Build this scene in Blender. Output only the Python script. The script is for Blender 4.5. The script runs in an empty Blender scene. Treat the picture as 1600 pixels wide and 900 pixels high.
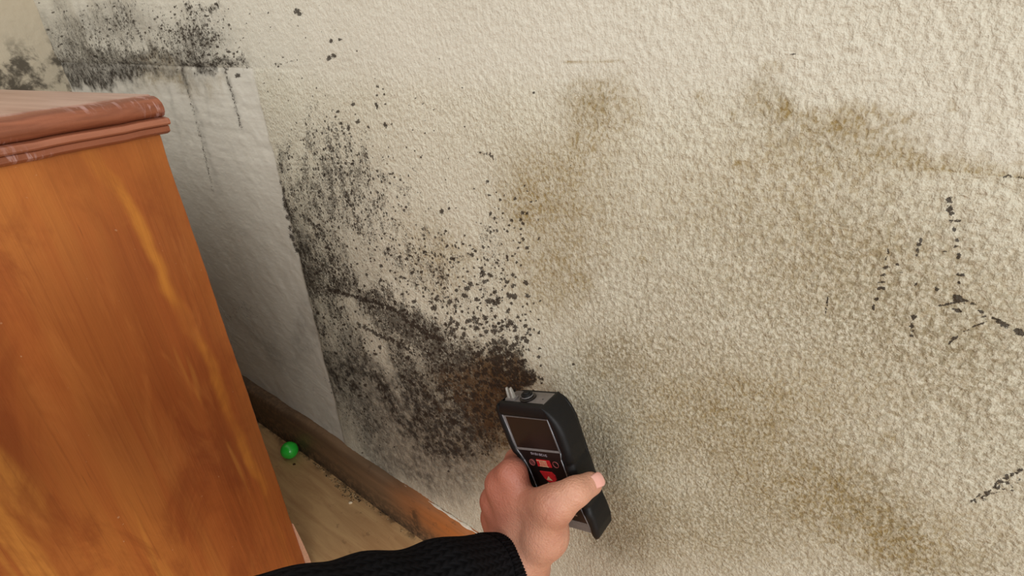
import bpy, bmesh, math, random
import numpy as np
from mathutils import Vector, Matrix

# ------------------------------------------------------------------ camera, light, exposure
scene = bpy.context.scene
COL = scene.collection
DIST, HEIGHT, FOCAL = .37, .74, 831.5          # metres from the wall, above the floor; focal length in pixels of a 1600 wide frame
CAM = np.array([0., -DIST, HEIGHT])
yaw_, pit_, rol_ = np.radians([38.58, 27.13, -2.85])
cy_, sy_, cp_, sp_ = math.cos(yaw_), math.sin(yaw_), math.cos(pit_), math.sin(pit_)
fw_ = np.array([-sy_*cp_, cy_*cp_, -sp_]); rt_ = np.array([cy_, sy_, 0.]); up_ = np.cross(rt_, fw_)
cr_, sr_ = math.cos(rol_), math.sin(rol_)
ROT = np.stack([rt_*cr_+up_*sr_, -rt_*sr_+up_*cr_, -fw_], 1)
cd = bpy.data.cameras.new('camera'); cam = bpy.data.objects.new('camera', cd); COL.objects.link(cam)
cd.sensor_width = 36; cd.lens = 36*FOCAL/1600; cd.clip_start = .01
M4 = Matrix.Identity(4)
for i in range(3):
    for j in range(3): M4[i][j] = ROT[i, j]
    M4[i][3] = CAM[i]
cam.matrix_world = M4
scene.camera = cam

world = bpy.data.worlds.new('world'); scene.world = world; world.use_nodes = True
world.node_tree.nodes['Background'].inputs[0].default_value = (.92, .95, 1.0, 1)
world.node_tree.nodes['Background'].inputs[1].default_value = .74

def area(name, loc, target, size, size_y, power, col):
    l = bpy.data.lights.new(name, 'AREA'); l.shape = 'RECTANGLE'; l.size = size; l.size_y = size_y
    l.energy = power; l.color = col
    o = bpy.data.objects.new(name, l); COL.objects.link(o); o.location = loc
    o.rotation_euler = (Vector(target)-Vector(loc)).to_track_quat('-Z', 'Y').to_euler()
    return o
area('window_light', (-.75, -1.5, 1.95), (-.45, 0, .5), .8, .9, 14, (1.0, .99, .96))
area('fill_light', (1.75, -1.35, 1.25), (-.9, 0, .4), 1.5, 1.3, 40, (1.0, .985, .95))  # fill lamp added on the right to brighten the wall behind the chest

vs = scene.view_settings
scene.display_settings.display_device = 'sRGB'
vs.view_transform = 'Standard'; vs.look = 'None'; vs.gamma = 1; vs.use_curve_mapping = False
vs.exposure = -.18

# ------------------------------------------------------------------ helpers
def ray(px, py): return ROT @ np.array([px-800., -(py-450.), -FOCAL])
def at_y(px, py, y): r = ray(px, py); return CAM + r*(y-CAM[1])/r[1]
def at_z(px, py, z): r = ray(px, py); return CAM + r*(z-CAM[2])/r[2]
def srgb(r, g, b):
    f = lambda c: (c/255/12.92 if c/255 <= .04045 else ((c/255+.055)/1.055)**2.4)
    return (f(r), f(g), f(b), 1)
def tag(o, label=None, cat=None, group=None, kind=None):
    if label: o['label'] = label
    if cat: o['category'] = cat
    if group: o['group'] = group
    if kind: o['kind'] = kind
    return o
def empty(name, loc, rot=None):
    o = bpy.data.objects.new(name, None); COL.objects.link(o); o.location = loc
    o.empty_display_size = .03
    if rot is not None: o.rotation_euler = rot
    return o
def link(name, me, mat, parent=None, smooth=True):
    o = bpy.data.objects.new(name, me); COL.objects.link(o)
    if mat: me.materials.append(mat)
    if parent: o.parent = parent
    if smooth: me.polygons.foreach_set('use_smooth', [True]*len(me.polygons))
    return o
def from_bm(name, bm, mat, parent=None, smooth=True, sharp=40):
    bmesh.ops.recalc_face_normals(bm, faces=bm.faces)
    if smooth:
        for e in bm.edges:
            if len(e.link_faces) == 2 and e.calc_face_angle(0) > math.radians(sharp): e.smooth = False
    me = bpy.data.meshes.new(name); bm.to_mesh(me); bm.free()
    return link(name, me, mat, parent, smooth)
def box(bm, x0, x1, y0, y1, z0, z1, bev=0, seg=2):
    r = bmesh.ops.create_cube(bm, size=1)
    vs_ = r['verts']
    for v in vs_:
        v.co = Vector((x0+(v.co.x+.5)*(x1-x0), y0+(v.co.y+.5)*(y1-y0), z0+(v.co.z+.5)*(z1-z0)))
    if bev:
        es = list({e for v in vs_ for e in v.link_edges})
        bmesh.ops.bevel(bm, geom=es, offset=bev, segments=seg, affect='EDGES', profile=.5)
def loft(bm, rings, cap=True):
    L = [[bm.verts.new(p) for p in r] for r in rings]
    n = len(rings[0])
    for a, b in zip(L, L[1:]):
        for i in range(n): bm.faces.new((a[i], a[(i+1) % n], b[(i+1) % n], b[i]))
    if cap:
        bm.faces.new(L[0][::-1]); bm.faces.new(L[-1])
    return L
# value noise in numpy, for the relief and the outlines of the stains
def vnoise(x, y, scale, seed):
    r = np.random.default_rng(seed); T = r.random((256, 256)).astype(np.float32)
    u, v = x*scale+1000.3, y*scale+1000.7
    iu, iv = np.floor(u).astype(int), np.floor(v).astype(int); fu, fv = u-iu, v-iv
    fu = fu*fu*(3-2*fu); fv = fv*fv*(3-2*fv)
    a, b = T[iu % 256, iv % 256], T[(iu+1) % 256, iv % 256]
    c, d = T[iu % 256, (iv+1) % 256], T[(iu+1) % 256, (iv+1) % 256]
    return (a*(1-fu)+b*fu)*(1-fv)+(c*(1-fu)+d*fu)*fv
def fbm(x, y, scale, seed, octs=4):
    s = 0; a = 1; t = 0
    for k in range(octs): s = s+a*vnoise(x, y, scale*2**k, seed+k); t += a; a *= .5
    return s/t

class NT:
    def __init__(s, name):
        s.m = bpy.data.materials.new(name); s.m.use_nodes = True; s.t = s.m.node_tree
        s.b = s.t.nodes['Principled BSDF']; s.out = s.t.nodes['Material Output']
    def n(s, typ, ins=None, **kw):
        nd = s.t.nodes.new(typ)
        for k, v in kw.items(): setattr(nd, k, v)
        if ins:
            for k, v in ins.items(): s.set(nd.inputs[k], v)
        return nd
    def set(s, sock, v):
        if isinstance(v, bpy.types.NodeSocket): s.t.links.new(v, sock)
        else: sock.default_value = v
    def math(s, op, a, b=0., c=None, clamp=False):
        nd = s.n('ShaderNodeMath', operation=op, use_clamp=clamp); s.set(nd.inputs[0], a); s.set(nd.inputs[1], b)
        if c is not None: s.set(nd.inputs[2], c)
        return nd.outputs[0]
    def map(s, v, a, b, c=0., d=1., smooth=True):
        nd = s.n('ShaderNodeMapRange', interpolation_type='SMOOTHSTEP' if smooth else 'LINEAR')
        for i, q in enumerate((v, a, b, c, d)): s.set(nd.inputs[i], q)
        return nd.outputs[0]
    def mix(s, f, a, b, blend='MIX'):
        nd = s.n('ShaderNodeMix', data_type='RGBA', blend_type=blend)
        s.set(nd.inputs[0], f); s.set(nd.inputs[6], a); s.set(nd.inputs[7], b)
        return nd.outputs[2]
    def noise(s, vec, scale, detail=2., rough=.5, dist=0.):
        nd = s.n('ShaderNodeTexNoise', {'Scale': scale, 'Detail': detail, 'Roughness': rough, 'Distortion': dist})
        if vec is not None: s.set(nd.inputs['Vector'], vec)
        return nd.outputs[0]
    def coords(s, scale=(1, 1, 1), rot=(0, 0, 0), loc=(0, 0, 0)):
        tc = s.n('ShaderNodeTexCoord')
        mp = s.n('ShaderNodeMapping', {'Scale': scale, 'Rotation': rot, 'Location': loc}); s.set(mp.inputs['Vector'], tc.outputs['Object'])
        return mp.outputs[0]
    def attr(s, name):
        return s.n('ShaderNodeAttribute', attribute_name=name)
    def bump(s, h, strength, dist, normal=None):
        nd = s.n('ShaderNodeBump', {'Strength': strength, 'Distance': dist, 'Height': h})
        if normal is not None: s.set(nd.inputs['Normal'], normal)
        s.set(s.b.inputs['Normal'], nd.outputs[0]); return nd.outputs[0]
    def base(s, c, rough=.5, spec=.5, metal=0.):
        s.set(s.b.inputs['Base Color'], c); s.set(s.b.inputs['Roughness'], rough)
        s.set(s.b.inputs['Specular IOR Level'], spec); s.set(s.b.inputs['Metallic'], metal); return s

# ------------------------------------------------------------------ materials
def wall_material():
    t = NT('mouldy_plaster')
    co = t.coords()
    A = t.attr('stain'); B = t.attr('surface')
    sa = t.n('ShaderNodeSeparateColor'); t.set(sa.inputs[0], A.outputs['Color'])
    sb = t.n('ShaderNodeSeparateColor'); t.set(sb.inputs[0], B.outputs['Color'])
    mould, smudge_shade, yellow = sa.outputs
    marks, smooth, tan = sb.outputs
    marks = t.math('SUBTRACT', marks, .5)
    # stipple relief
    st = t.noise(t.coords(scale=(1, 1, .72)), 400, 2.5, .55, .3)
    fine = t.noise(co, 900, 2., .6)
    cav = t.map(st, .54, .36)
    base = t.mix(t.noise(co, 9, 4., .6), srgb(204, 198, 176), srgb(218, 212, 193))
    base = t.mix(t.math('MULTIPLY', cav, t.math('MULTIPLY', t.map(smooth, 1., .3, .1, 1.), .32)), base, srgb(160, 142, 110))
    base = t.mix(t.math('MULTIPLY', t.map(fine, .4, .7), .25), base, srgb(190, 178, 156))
    cool = t.mix(t.math('MULTIPLY', smooth, .8), base, srgb(217, 212, 200))
    # yellow brown damp stain, stronger in the hollows
    yv = t.noise(co, 60, 5., .62)
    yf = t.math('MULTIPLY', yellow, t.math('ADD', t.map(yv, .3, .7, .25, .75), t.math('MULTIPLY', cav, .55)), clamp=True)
    c = t.mix(yf, cool, srgb(150, 128, 82))
    tf = t.math('MULTIPLY', tan, t.math('ADD', .18, t.math('MULTIPLY', t.map(t.noise(t.coords(scale=(1, 1, .75)), 430, 3., .6), .42, .6), .95)), clamp=True)
    c = t.mix(t.math('MULTIPLY', tf, .62), c, srgb(122, 107, 74))
    # soft sooty film, and the painted shadow beside the meter
    sv = t.noise(co, 90, 6., .7)
    sf = t.math('MULTIPLY', smudge_shade, t.map(sv, .3, .68, .5, 1.35), clamp=True)
    c = t.mix(sf, c, srgb(62, 58, 52))
    # speckled mould: small colonies whose cover grows with the density
    sp = t.math('ADD', t.math('MULTIPLY', t.noise(t.coords(scale=(1.15, 1, .8)), 620, 4., .7), .6), t.math('MULTIPLY', t.noise(t.coords(scale=(1.3, 1, .7)), 60, 4., .65), .4))
    thr = t.map(mould, 0., 1., .66, .43, smooth=False)
    mf = t.map(t.math('SUBTRACT', sp, thr), -.02, .045)
    mf = t.math('MULTIPLY', mf, t.map(mould, .02, .16))
    vor = t.n('ShaderNodeTexVoronoi', {'Scale': 210., 'Randomness': 1.}); t.set(vor.inputs['Vector'], t.n('ShaderNodeVectorMath', {0: co, 1: t.n('ShaderNodeTexNoise', {'Vector': co, 'Scale': 400.}).outputs[1]}, operation='ADD').outputs[0] if False else co)
    cellr = t.n('ShaderNodeSeparateColor'); t.set(cellr.inputs[0], vor.outputs['Color'])
    rad = t.math('MULTIPLY', t.map(t.math('SUBTRACT', t.math('MULTIPLY', mould, 1.15), cellr.outputs[0]), 0., .6, 0., .5, smooth=False), 1.)
    vf = t.map(t.math('SUBTRACT', rad, t.math('ADD', vor.outputs['Distance'], t.math('MULTIPLY', t.math('SUBTRACT', fine, .5), .35))), 0., .1)
    mcol = t.mix(t.map(t.math('MULTIPLY', yellow, t.noise(co, 60, 3.)), .1, .4), t.mix(t.noise(co, 28, 2.), srgb(30, 26, 22), srgb(56, 45, 32)), srgb(82, 54, 24))
    c = t.mix(t.math('MULTIPLY', mf, .8), c, mcol)
    c = t.mix(t.math('MULTIPLY', vf, .85), c, srgb(44, 36, 28))
    # single spots, scratches and cracks
    kf = t.map(t.math('ADD', marks, t.math('MULTIPLY', t.math('SUBTRACT', t.noise(co, 560, 3., .65), .5), 1.3)), .1, .22)
    c = t.mix(t.math('MULTIPLY', kf, .9), c, srgb(44, 34, 25))
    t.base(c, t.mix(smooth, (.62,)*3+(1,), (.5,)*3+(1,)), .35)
    rs = t.n('ShaderNodeRGBToBW'); t.set(rs.inputs[0], t.mix(smooth, (.62,)*3+(1,), (.5,)*3+(1,))); t.set(t.b.inputs['Roughness'], rs.outputs[0])
    # relief: stipple on the papered part, brush strokes on the smooth plaster
    bs = t.coords(scale=(14, 1, 170))
    br = t.math('ADD', t.math('MULTIPLY', t.noise(bs, 1., 3., .6, .4), .14), t.math('ADD', t.math('MULTIPLY', t.noise(co, 60, 5., .6), .5), t.math('MULTIPLY', fine, .12)))
    h1 = t.math('ADD', t.math('MULTIPLY', st, 1.), t.math('MULTIPLY', fine, .25))
    mxh = t.n('ShaderNodeMix', data_type='FLOAT'); t.set(mxh.inputs[0], smooth); t.set(mxh.inputs[2], h1); t.set(mxh.inputs[3], br)
    t.bump(mxh.outputs[0], .8, .0026)
    return t.m

def left_wall_material():
    t = NT('stained_side_plaster'); co = t.coords()
    z = t.n('ShaderNodeSeparateXYZ'); t.set(z.inputs[0], t.n('ShaderNodeTexCoord').outputs['Object'])
    c = t.mix(t.noise(co, 5, 4.), srgb(190, 176, 150), srgb(206, 194, 170))
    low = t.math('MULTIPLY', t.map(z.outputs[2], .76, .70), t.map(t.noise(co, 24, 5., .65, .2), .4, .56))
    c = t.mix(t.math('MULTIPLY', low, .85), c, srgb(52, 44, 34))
    t.base(c, .7, .3); t.bump(t.noise(co, 60, 4.), .5, .003)
    return t.m

def wood_panel_material():
    t = NT('orange_varnished_veneer')
    co = t.coords(scale=(1, 1, 1), rot=(math.radians(-7), 0, 0))
    def st(sx, sz, scale, det=3., dist=.3, loc=(0, 0, 0)):
        return t.noise(t.coords(scale=(sx, sx, sz), rot=(math.radians(-6), 0, 0), loc=loc), scale, det, .6, dist)
    big = st(9, 1.1, 1., 2., .6)
    mid = st(40, 2.0, 1., 4., .3)
    fin = st(260, 5., 1., 3., .1)
    pores = st(420, 14., 1., 2., 0.)
    c = t.mix(t.map(big, .35, .66), srgb(162, 86, 41), srgb(206, 127, 62))
    c = t.mix(t.map(mid, .42, .62, 0, .55), c, srgb(192, 106, 52))
    c = t.mix(t.map(st(16, 1.3, 1., 3., .8, (3, 1, 2)), .57, .63, 0, .75), c, srgb(228, 156, 74))
    c = t.mix(t.map(fin, .5, .72, 0, .35), c, srgb(146, 78, 38))
    fl = t.math('MULTIPLY', t.map(pores, .68, .74), t.map(mid, .5, .62))
    c = t.mix(t.math('MULTIPLY', fl, .8), c, srgb(84, 40, 20))
    dots = t.map(t.noise(co, 210, 1.), .78, .8)
    c = t.mix(t.math('MULTIPLY', dots, .6), c, srgb(225, 180, 140))
    xyz = t.n('ShaderNodeSeparateXYZ'); t.set(xyz.inputs[0], t.n('ShaderNodeTexCoord').outputs['Object'])
    wob = t.math('MULTIPLY', t.math('SUBTRACT', t.noise(t.coords(scale=(1, 1, 1)), 7., 3., .6), .5), .05)
    yy = t.math('ADD', xyz.outputs[1], wob)
    line = t.math('ADD', -.027, t.math('MULTIPLY', t.math('POWER', t.math('MAXIMUM', t.math('SUBTRACT', xyz.outputs[2], .30), 0.), 2.), -.30))
    dl = t.math('ABSOLUTE', t.math('SUBTRACT', yy, line))
    c = t.mix(t.math('MULTIPLY', t.map(dl, .010, .001), t.math('MULTIPLY', t.map(mid, .35, .6, .15, .8), t.map(t.noise(t.coords(), 9., 2.), .4, .62, .15, 1.))), c, srgb(226, 148, 62))
    blob = t.math('MULTIPLY', t.map(t.math('ABSOLUTE', t.math('ADD', yy, .11)), .075, .02), t.map(t.math('ABSOLUTE', t.math('SUBTRACT', xyz.outputs[2], .46)), .16, .04))
    c = t.mix(t.math('MULTIPLY', blob, .55), c, srgb(150, 76, 36))
    c = t.mix(t.map(t.noise(t.coords(scale=(1, 1, .35)), 16., 5., .68, .8), .45, .66, 0, .6), c, srgb(150, 74, 36))
    c = t.mix(t.map(t.noise(t.coords(scale=(1, 1, .3), loc=(2, 3, 1)), 26., 4., .65, .6), .52, .68, 0, .4), c, srgb(206, 128, 66))
    c = t.mix(t.map(xyz.outputs[2], .56, .65, 0, .35), c, srgb(214, 132, 60))
    t.base(c, .38, .42)
    t.bump(t.math('ADD', fin, t.math('MULTIPLY', big, 2.)), .25, .0012)
    return t.m

def moulding_material(name, c1, c2, rough=.4, white=.5):
    t = NT(name)
    co = t.coords(scale=(90, 6, 90)); n = t.noise(co, 1., 4., .6, .3)
    c = t.mix(t.map(n, .35, .65), c1, c2)
    co2 = t.coords(scale=(60, 240, 60)); w = t.noise(co2, 1., 3., .6, .6)
    w2 = t.noise(t.coords(scale=(20, 12, 20)), 1., 2.)
    c = t.mix(t.math('MULTIPLY', t.math('MULTIPLY', t.map(w, .5, .62), t.map(w2, .42, .56)), white), c, srgb(205, 165, 160))
    t.base(c, rough, .5); t.bump(t.math('ADD', n, w), .3, .0012)
    return t.m

def sheen_top_material():
    t = NT('pinkish_sheen_top')
    n = t.noise(t.coords(scale=(5, 60, 5), rot=(0, 0, .2)), 1., 4., .6, .3)
    c = t.mix(t.map(n, .3, .7), srgb(158, 116, 98), srgb(186, 150, 134))  # pinkish sheen of the grazing reflection, painted into the colour
    t.base(c, .33, .6); t.bump(n, .15, .001)
    return t.m

def floor_material():
    t = NT('beige_worn_floorboard')
    co = t.coords(scale=(3, 22, 3), rot=(0, 0, .15))
    g = t.noise(co, 3., 5., .65, .5)
    c = t.mix(t.map(g, .3, .7), srgb(176, 136, 92), srgb(198, 160, 112))
    d = t.noise(t.coords(), 55, 4., .7)
    c = t.mix(t.map(d, .6, .72, 0, .5), c, srgb(108, 80, 54))
    xyz = t.n('ShaderNodeSeparateXYZ'); t.set(xyz.inputs[0], t.n('ShaderNodeTexCoord').outputs['Object'])
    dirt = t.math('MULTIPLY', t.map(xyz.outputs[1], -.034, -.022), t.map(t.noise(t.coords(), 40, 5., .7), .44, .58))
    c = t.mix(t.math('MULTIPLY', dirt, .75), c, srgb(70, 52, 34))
    t.base(c, .5, .4); t.bump(t.math('ADD', g, d), .25, .0015)
    return t.m

def baseboard_material():
    t = NT('brown_painted_baseboard')
    co = t.coords(scale=(3, 60, 60)); g = t.noise(co, 1., 5., .65, .5)
    a = t.attr('wear'); sp = t.n('ShaderNodeSeparateColor'); t.set(sp.inputs[0], a.outputs['Color'])
    c = t.mix(t.map(g, .3, .7), srgb(104, 80, 58), srgb(132, 102, 74))
    c = t.mix(t.math('MULTIPLY', sp.outputs[0], t.map(g, .25, .6, .55, 1.)), c, srgb(182, 110, 56))
    n = t.noise(t.coords(), 130, 5., .7)
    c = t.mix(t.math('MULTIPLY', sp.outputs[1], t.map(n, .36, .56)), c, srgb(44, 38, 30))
    c = t.mix(t.map(t.noise(t.coords(), 60, 4., .7), .58, .7, 0, .45), c, srgb(84, 60, 42))
    t.base(c, .5, .4); t.bump(t.math('ADD', g, n), .3, .0015)
    return t.m

def skin_material():
    t = NT('skin')
    co = t.coords(); n = t.noise(co, 38, 4., .6); n2 = t.noise(co, 140, 3., .6)
    a = t.attr('hand_tone'); sp = t.n('ShaderNodeSeparateColor'); t.set(sp.inputs[0], a.outputs['Color'])
    c = t.mix(t.map(n, .3, .7), srgb(178, 120, 98), srgb(194, 138, 112))
    c = t.mix(t.math('MULTIPLY', sp.outputs[0], .65), c, srgb(164, 92, 74))
    c = t.mix(t.math('MULTIPLY', sp.outputs[1], .75), c, srgb(222, 172, 144))
    c = t.mix(t.map(n2, .5, .75, 0, .3), c, srgb(176, 110, 90))
    t.base(c, .48, .4)
    t.b.subsurface_method = 'RANDOM_WALK' if hasattr(t.b, 'subsurface_method') else None
    t.set(t.b.inputs['Subsurface Weight'], .12); t.set(t.b.inputs['Subsurface Radius'], (.010, .004, .002)); t.set(t.b.inputs['Subsurface Scale'], .5)
    v = t.n('ShaderNodeTexVoronoi', {'Scale': 520.}); t.set(v.inputs['Vector'], co)
    t.bump(t.math('ADD', t.math('MULTIPLY', v.outputs['Distance'], .5), t.math('ADD', n2, t.math('MULTIPLY', n, 1.5))), .55, .0013)
    return t.m

def knit_material():
    t = NT('black_knit')
    co = t.n('ShaderNodeUVMap').outputs[0]
    mp = t.n('ShaderNodeMapping', {'Vector': co, 'Scale': (150, 110, 1)}).outputs[0]
    sx = t.n('ShaderNodeSeparateXYZ'); t.set(sx.inputs[0], mp)
    wob = t.noise(co, 60, 3.)
    u = t.math('ADD', t.math('FRACT', t.math('ADD', sx.outputs[0], t.math('MULTIPLY', wob, .8))), -.5)
    v = t.math('FRACT', t.math('ADD', sx.outputs[1], t.math('MULTIPLY', t.math('ABSOLUTE', u), 1.4)))
    h = t.math('ADD', t.math('MULTIPLY', t.math('ABSOLUTE', u), -1.2), t.math('MULTIPLY', t.math('ABSOLUTE', t.math('ADD', v, -.5)), -1.))
    fuzz = t.noise(t.coords(), 900, 3., .7)
    c = t.mix(t.map(h, -1., -.2), srgb(6, 6, 8), srgb(24, 24, 27))
    c = t.mix(t.map(fuzz, .6, .8, 0, .4), c, srgb(52, 52, 56))
    t.base(c, .95, .08)
    t.bump(t.math('ADD', h, t.math('MULTIPLY', fuzz, .5)), .9, .0012)
    return t.m

def simple(name, c, rough=.5, spec=.5, metal=0., grain=0., gs=300):
    t = NT(name)
    n = t.noise(t.coords(), gs, 3.)
    t.base(t.mix(t.map(n, .3, .7, 0, 1), c, tuple(min(1, q*1.18) for q in c[:3])+(1,)), rough, spec, metal)
    if grain: t.bump(n, grain, .0004)
    return t.m

# ------------------------------------------------------------------ the mouldy wall (relief and stains per vertex)
def build_wall():
    xs = [-1.43]
    while xs[-1] < .95: xs.append(xs[-1]+.0009*(1+(xs[-1]/.45)**2))
    xs = np.array(xs, dtype=np.float64)
    zs = np.concatenate([np.arange(0, .16, .003), np.arange(.16, .86, .00105), np.arange(.86, .95, .003), np.arange(.96, 2.4, .04), [2.4]])
    X, Z = np.meshgrid(xs, zs); nx, nz = len(xs), len(zs)
    # photograph coordinates of each wall point: used once, to transcribe where the stains sit
    P = np.stack([X, np.full_like(X, DIST), Z-HEIGHT], -1) @ ROT
    dep = np.maximum(-P[..., 2], .02)
    PX, PY = 800+FOCAL*P[..., 0]/dep, 450-FOCAL*P[..., 1]/dep
    PX[-P[..., 2] < .02] = 9e3
    w1 = fbm(X, Z, 14, 5)-.5; w2 = fbm(X, Z, 14, 25)-.5; w3 = fbm(X, Z, 90, 45)-.5; w4 = fbm(X, Z, 90, 65)-.5
    wx = PX+w1*70+w3*26; wy = PY+w2*70+w4*26
    def seg(x0, y0, x1, y1, w, s):
        L = math.hypot(x1-x0, y1-y0); ux, uy = (x1-x0)/L, (y1-y0)/L
        qx, qy = PX+w3*8-x0, PY-y0; tt = np.clip(qx*ux+qy*uy, 0, L)
        dd = np.hypot(qx-ux*tt, qy-uy*tt); return s*np.exp(-(dd/w)**2)*(1-.6*tt/L)*(.6+.8*vnoise(X, Z, 120, 77))
    def blobs(lst, soft=1.0, warp=True):
        o = np.zeros_like(X); qx, qy = (wx, wy) if warp else (PX, PY)
        for b in lst:
            x, y, rx, ry, s = b[:5]; a = math.radians(b[5] if len(b) > 5 else 0)
            dx, dy = qx-x, qy-y
            u = (dx*math.cos(a)+dy*math.sin(a))/rx; v = (-dx*math.sin(a)+dy*math.cos(a))/ry
            d = u*u+v*v
            g = s*np.exp(-(d**1.25)*.9)
            o = 1-(1-o)*(1-np.clip(g, 0, 1))
        return o
    edge = -.6868                                   # upright edge of the papered area
    ledge = .745-.0495                              # line of the old joint high on the wall
    ex = X-(edge+.004*(fbm(X*0, Z, 30, 9)-.5)*2)
    papered = np.clip(ex/.004+.5, 0, 1)
    # --- dark mould
    m = blobs([(446, 270, 14, 45, .5), (452, 340, 14, 60, .8), (478, 430, 22, 60, .75), (500, 500, 22, 50, .6), (525, 290, 55, 60, .42), (510, 240, 45, 50, .3), (480, 330, 40, 90, .3),
               (560, 360, 80, 80, .42), (520, 430, 50, 50, .55), (600, 480, 90, 34, .66, 20), (560, 455, 60, 22, .5, 12), (640, 515, 80, 34, .7, 20), (700, 560, 85, 40, .72, 25),
               (745, 585, 55, 50, .75), (775, 610, 34, 55, .7), (765, 650, 40, 60, .75), (700, 640, 80, 50, .55), (640, 590, 70, 50, .45), (600, 560, 60, 50, .4),
               (540, 530, 45, 60, .5), (580, 620, 70, 60, .35), (740, 480, 50, 50, .34), (800, 540, 30, 55, .55), (812, 592, 26, 20, .8), (800, 570, 26, 24, .7), (790, 440, 26, 60, .35),
               (800, 330, 36, 80, .26), (770, 380, 26, 50, .36), (660, 400, 55, 50, .3), (640, 440, 60, 50, .35), (700, 430, 50, 60, .25), (480, 190, 55, 50, .24), (560, 190, 90, 70, .17), (600, 300, 110, 110, .2), (640, 300, 60, 60, .12),
               (720, 710, 60, 30, .4), (660, 700, 60, 30, .3, 30), (560, 660, 50, 25, .3, 35)])
    light = np.ones_like(X)
    for q_ in ((545, 470, 600, 560, 12, .7), (590, 540, 640, 650, 11, .75), (500, 470, 530, 560, 8, .5), (655, 570, 700, 640, 8, .4), (575, 600, 640, 700, 10, .5), (545, 370, 580, 440, 14, .5), (600, 420, 660, 470, 14, .4), (640, 550, 660, 560, 8, .5)): light *= 1-np.clip(seg(*q_), 0, .8)
    m = np.clip(m*1.1, 0, 1)*papered*light
    m = 1-(1-m)*(1-blobs([(95, 45, 45, 45, .35), (150, 30, 45, 40, .3), (182, 40, 12, 34, .5), (215, 10, 60, 16, .25), (300, 62, 38, 34, .55), (300, 20, 26, 22, .42), (326, 8, 14, 10, .7), (345, 92, 40, 12, .5), (380, 100, 14, 14, .6),
                          (180, 88, 110, 14, .55), (90, 95, 60, 16, .5), (250, 102, 100, 5, .55), (200, 125, 90, 14, .45), (240, 60, 60, 30, .22), (120, 70, 50, 20, .35), (400, 60, 50, 50, .08), (200, 60, 110, 50, .3), (310, 50, 44, 40, .4), (140, 118, 90, 18, .6)]))
    m = 1-(1-m)*(1-blobs([(385, 505, 40, 22, .3, 40), (430, 520, 16, 26, .18), (480, 600, 50, 24, .2, 38), (540, 640, 60, 20, .18, 38), (360, 490, 22, 14, .3, 40)]))
    # --- soft film, with the meter's shadow painted in
    s = blobs([(530, 550, 30, 60, .5), (560, 590, 60, 50, .42), (610, 630, 80, 50, .5, 35), (690, 640, 80, 60, .5), (750, 650, 50, 60, .55), (470, 400, 12, 60, .55), (490, 470, 16, 50, .5), (720, 560, 80, 40, .35, 20),
               (630, 510, 80, 26, .35, 20), (700, 720, 70, 40, .35, 30), (640, 690, 60, 26, .25, 36), (560, 430, 60, 50, .16), (540, 330, 50, 70, .14), (450, 320, 10, 60, .3), (447, 320, 9, 50, .8), (468, 430, 12, 50, .6), (520, 590, 26, 40, .6), (640, 660, 90, 34, .5, 36), (730, 690, 50, 40, .6), (600, 600, 60, 30, .45, 30)])*papered
    s = 1-(1-s)*(1-blobs([(300, 70, 50, 40, .3), (170, 30, 70, 30, .25), (100, 60, 40, 40, .25), (210, 95, 130, 8, .6), (330, 98, 50, 6, .5), (740, 560, 60, 30, .4), (800, 590, 26, 22, .5)]))
    for q_ in ((286, 108, 345, 300, 4, .35), (350, 103, 382, 205, 3.5, .45), (262, 130, 290, 260, 3, .2), (318, 115, 330, 190, 3, .2), (60, 103, 380, 98, 4, .4), (66, 20, 100, 130, 7, .2)): s = 1-(1-s)*(1-seg(*q_))
    s = 1-(1-s)*(1-blobs([(200, 120, 90, 16, .8), (110, 125, 60, 12, .8), (80, 104, 50, 10, .55), (300, 70, 36, 40, .18), (140, 60, 90, 50, .12)]))
    s = 1-(1-s)*(1-blobs([(690, 620, 90, 45, .5), (740, 660, 50, 50, .6), (650, 580, 60, 30, .35, 20), (780, 600, 30, 40, .5), (640, 730, 70, 24, .35, 36), (700, 750, 50, 22, .35, 30)])*papered)
    s *= .45+.55*light
    s = 1-(1-s)*(1-blobs([(640, 740, 60, 20, .3, 36), (560, 680, 60, 16, .25, 36), (480, 520, 14, 50, .25), (420, 540, 40, 16, .25, 36), (950, 600, 60, 60, .1), (965, 720, 34, 90, .22), (960, 850, 60, 40, .2)]))  # blobs right of the meter paint its soft shadow on the wall
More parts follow.
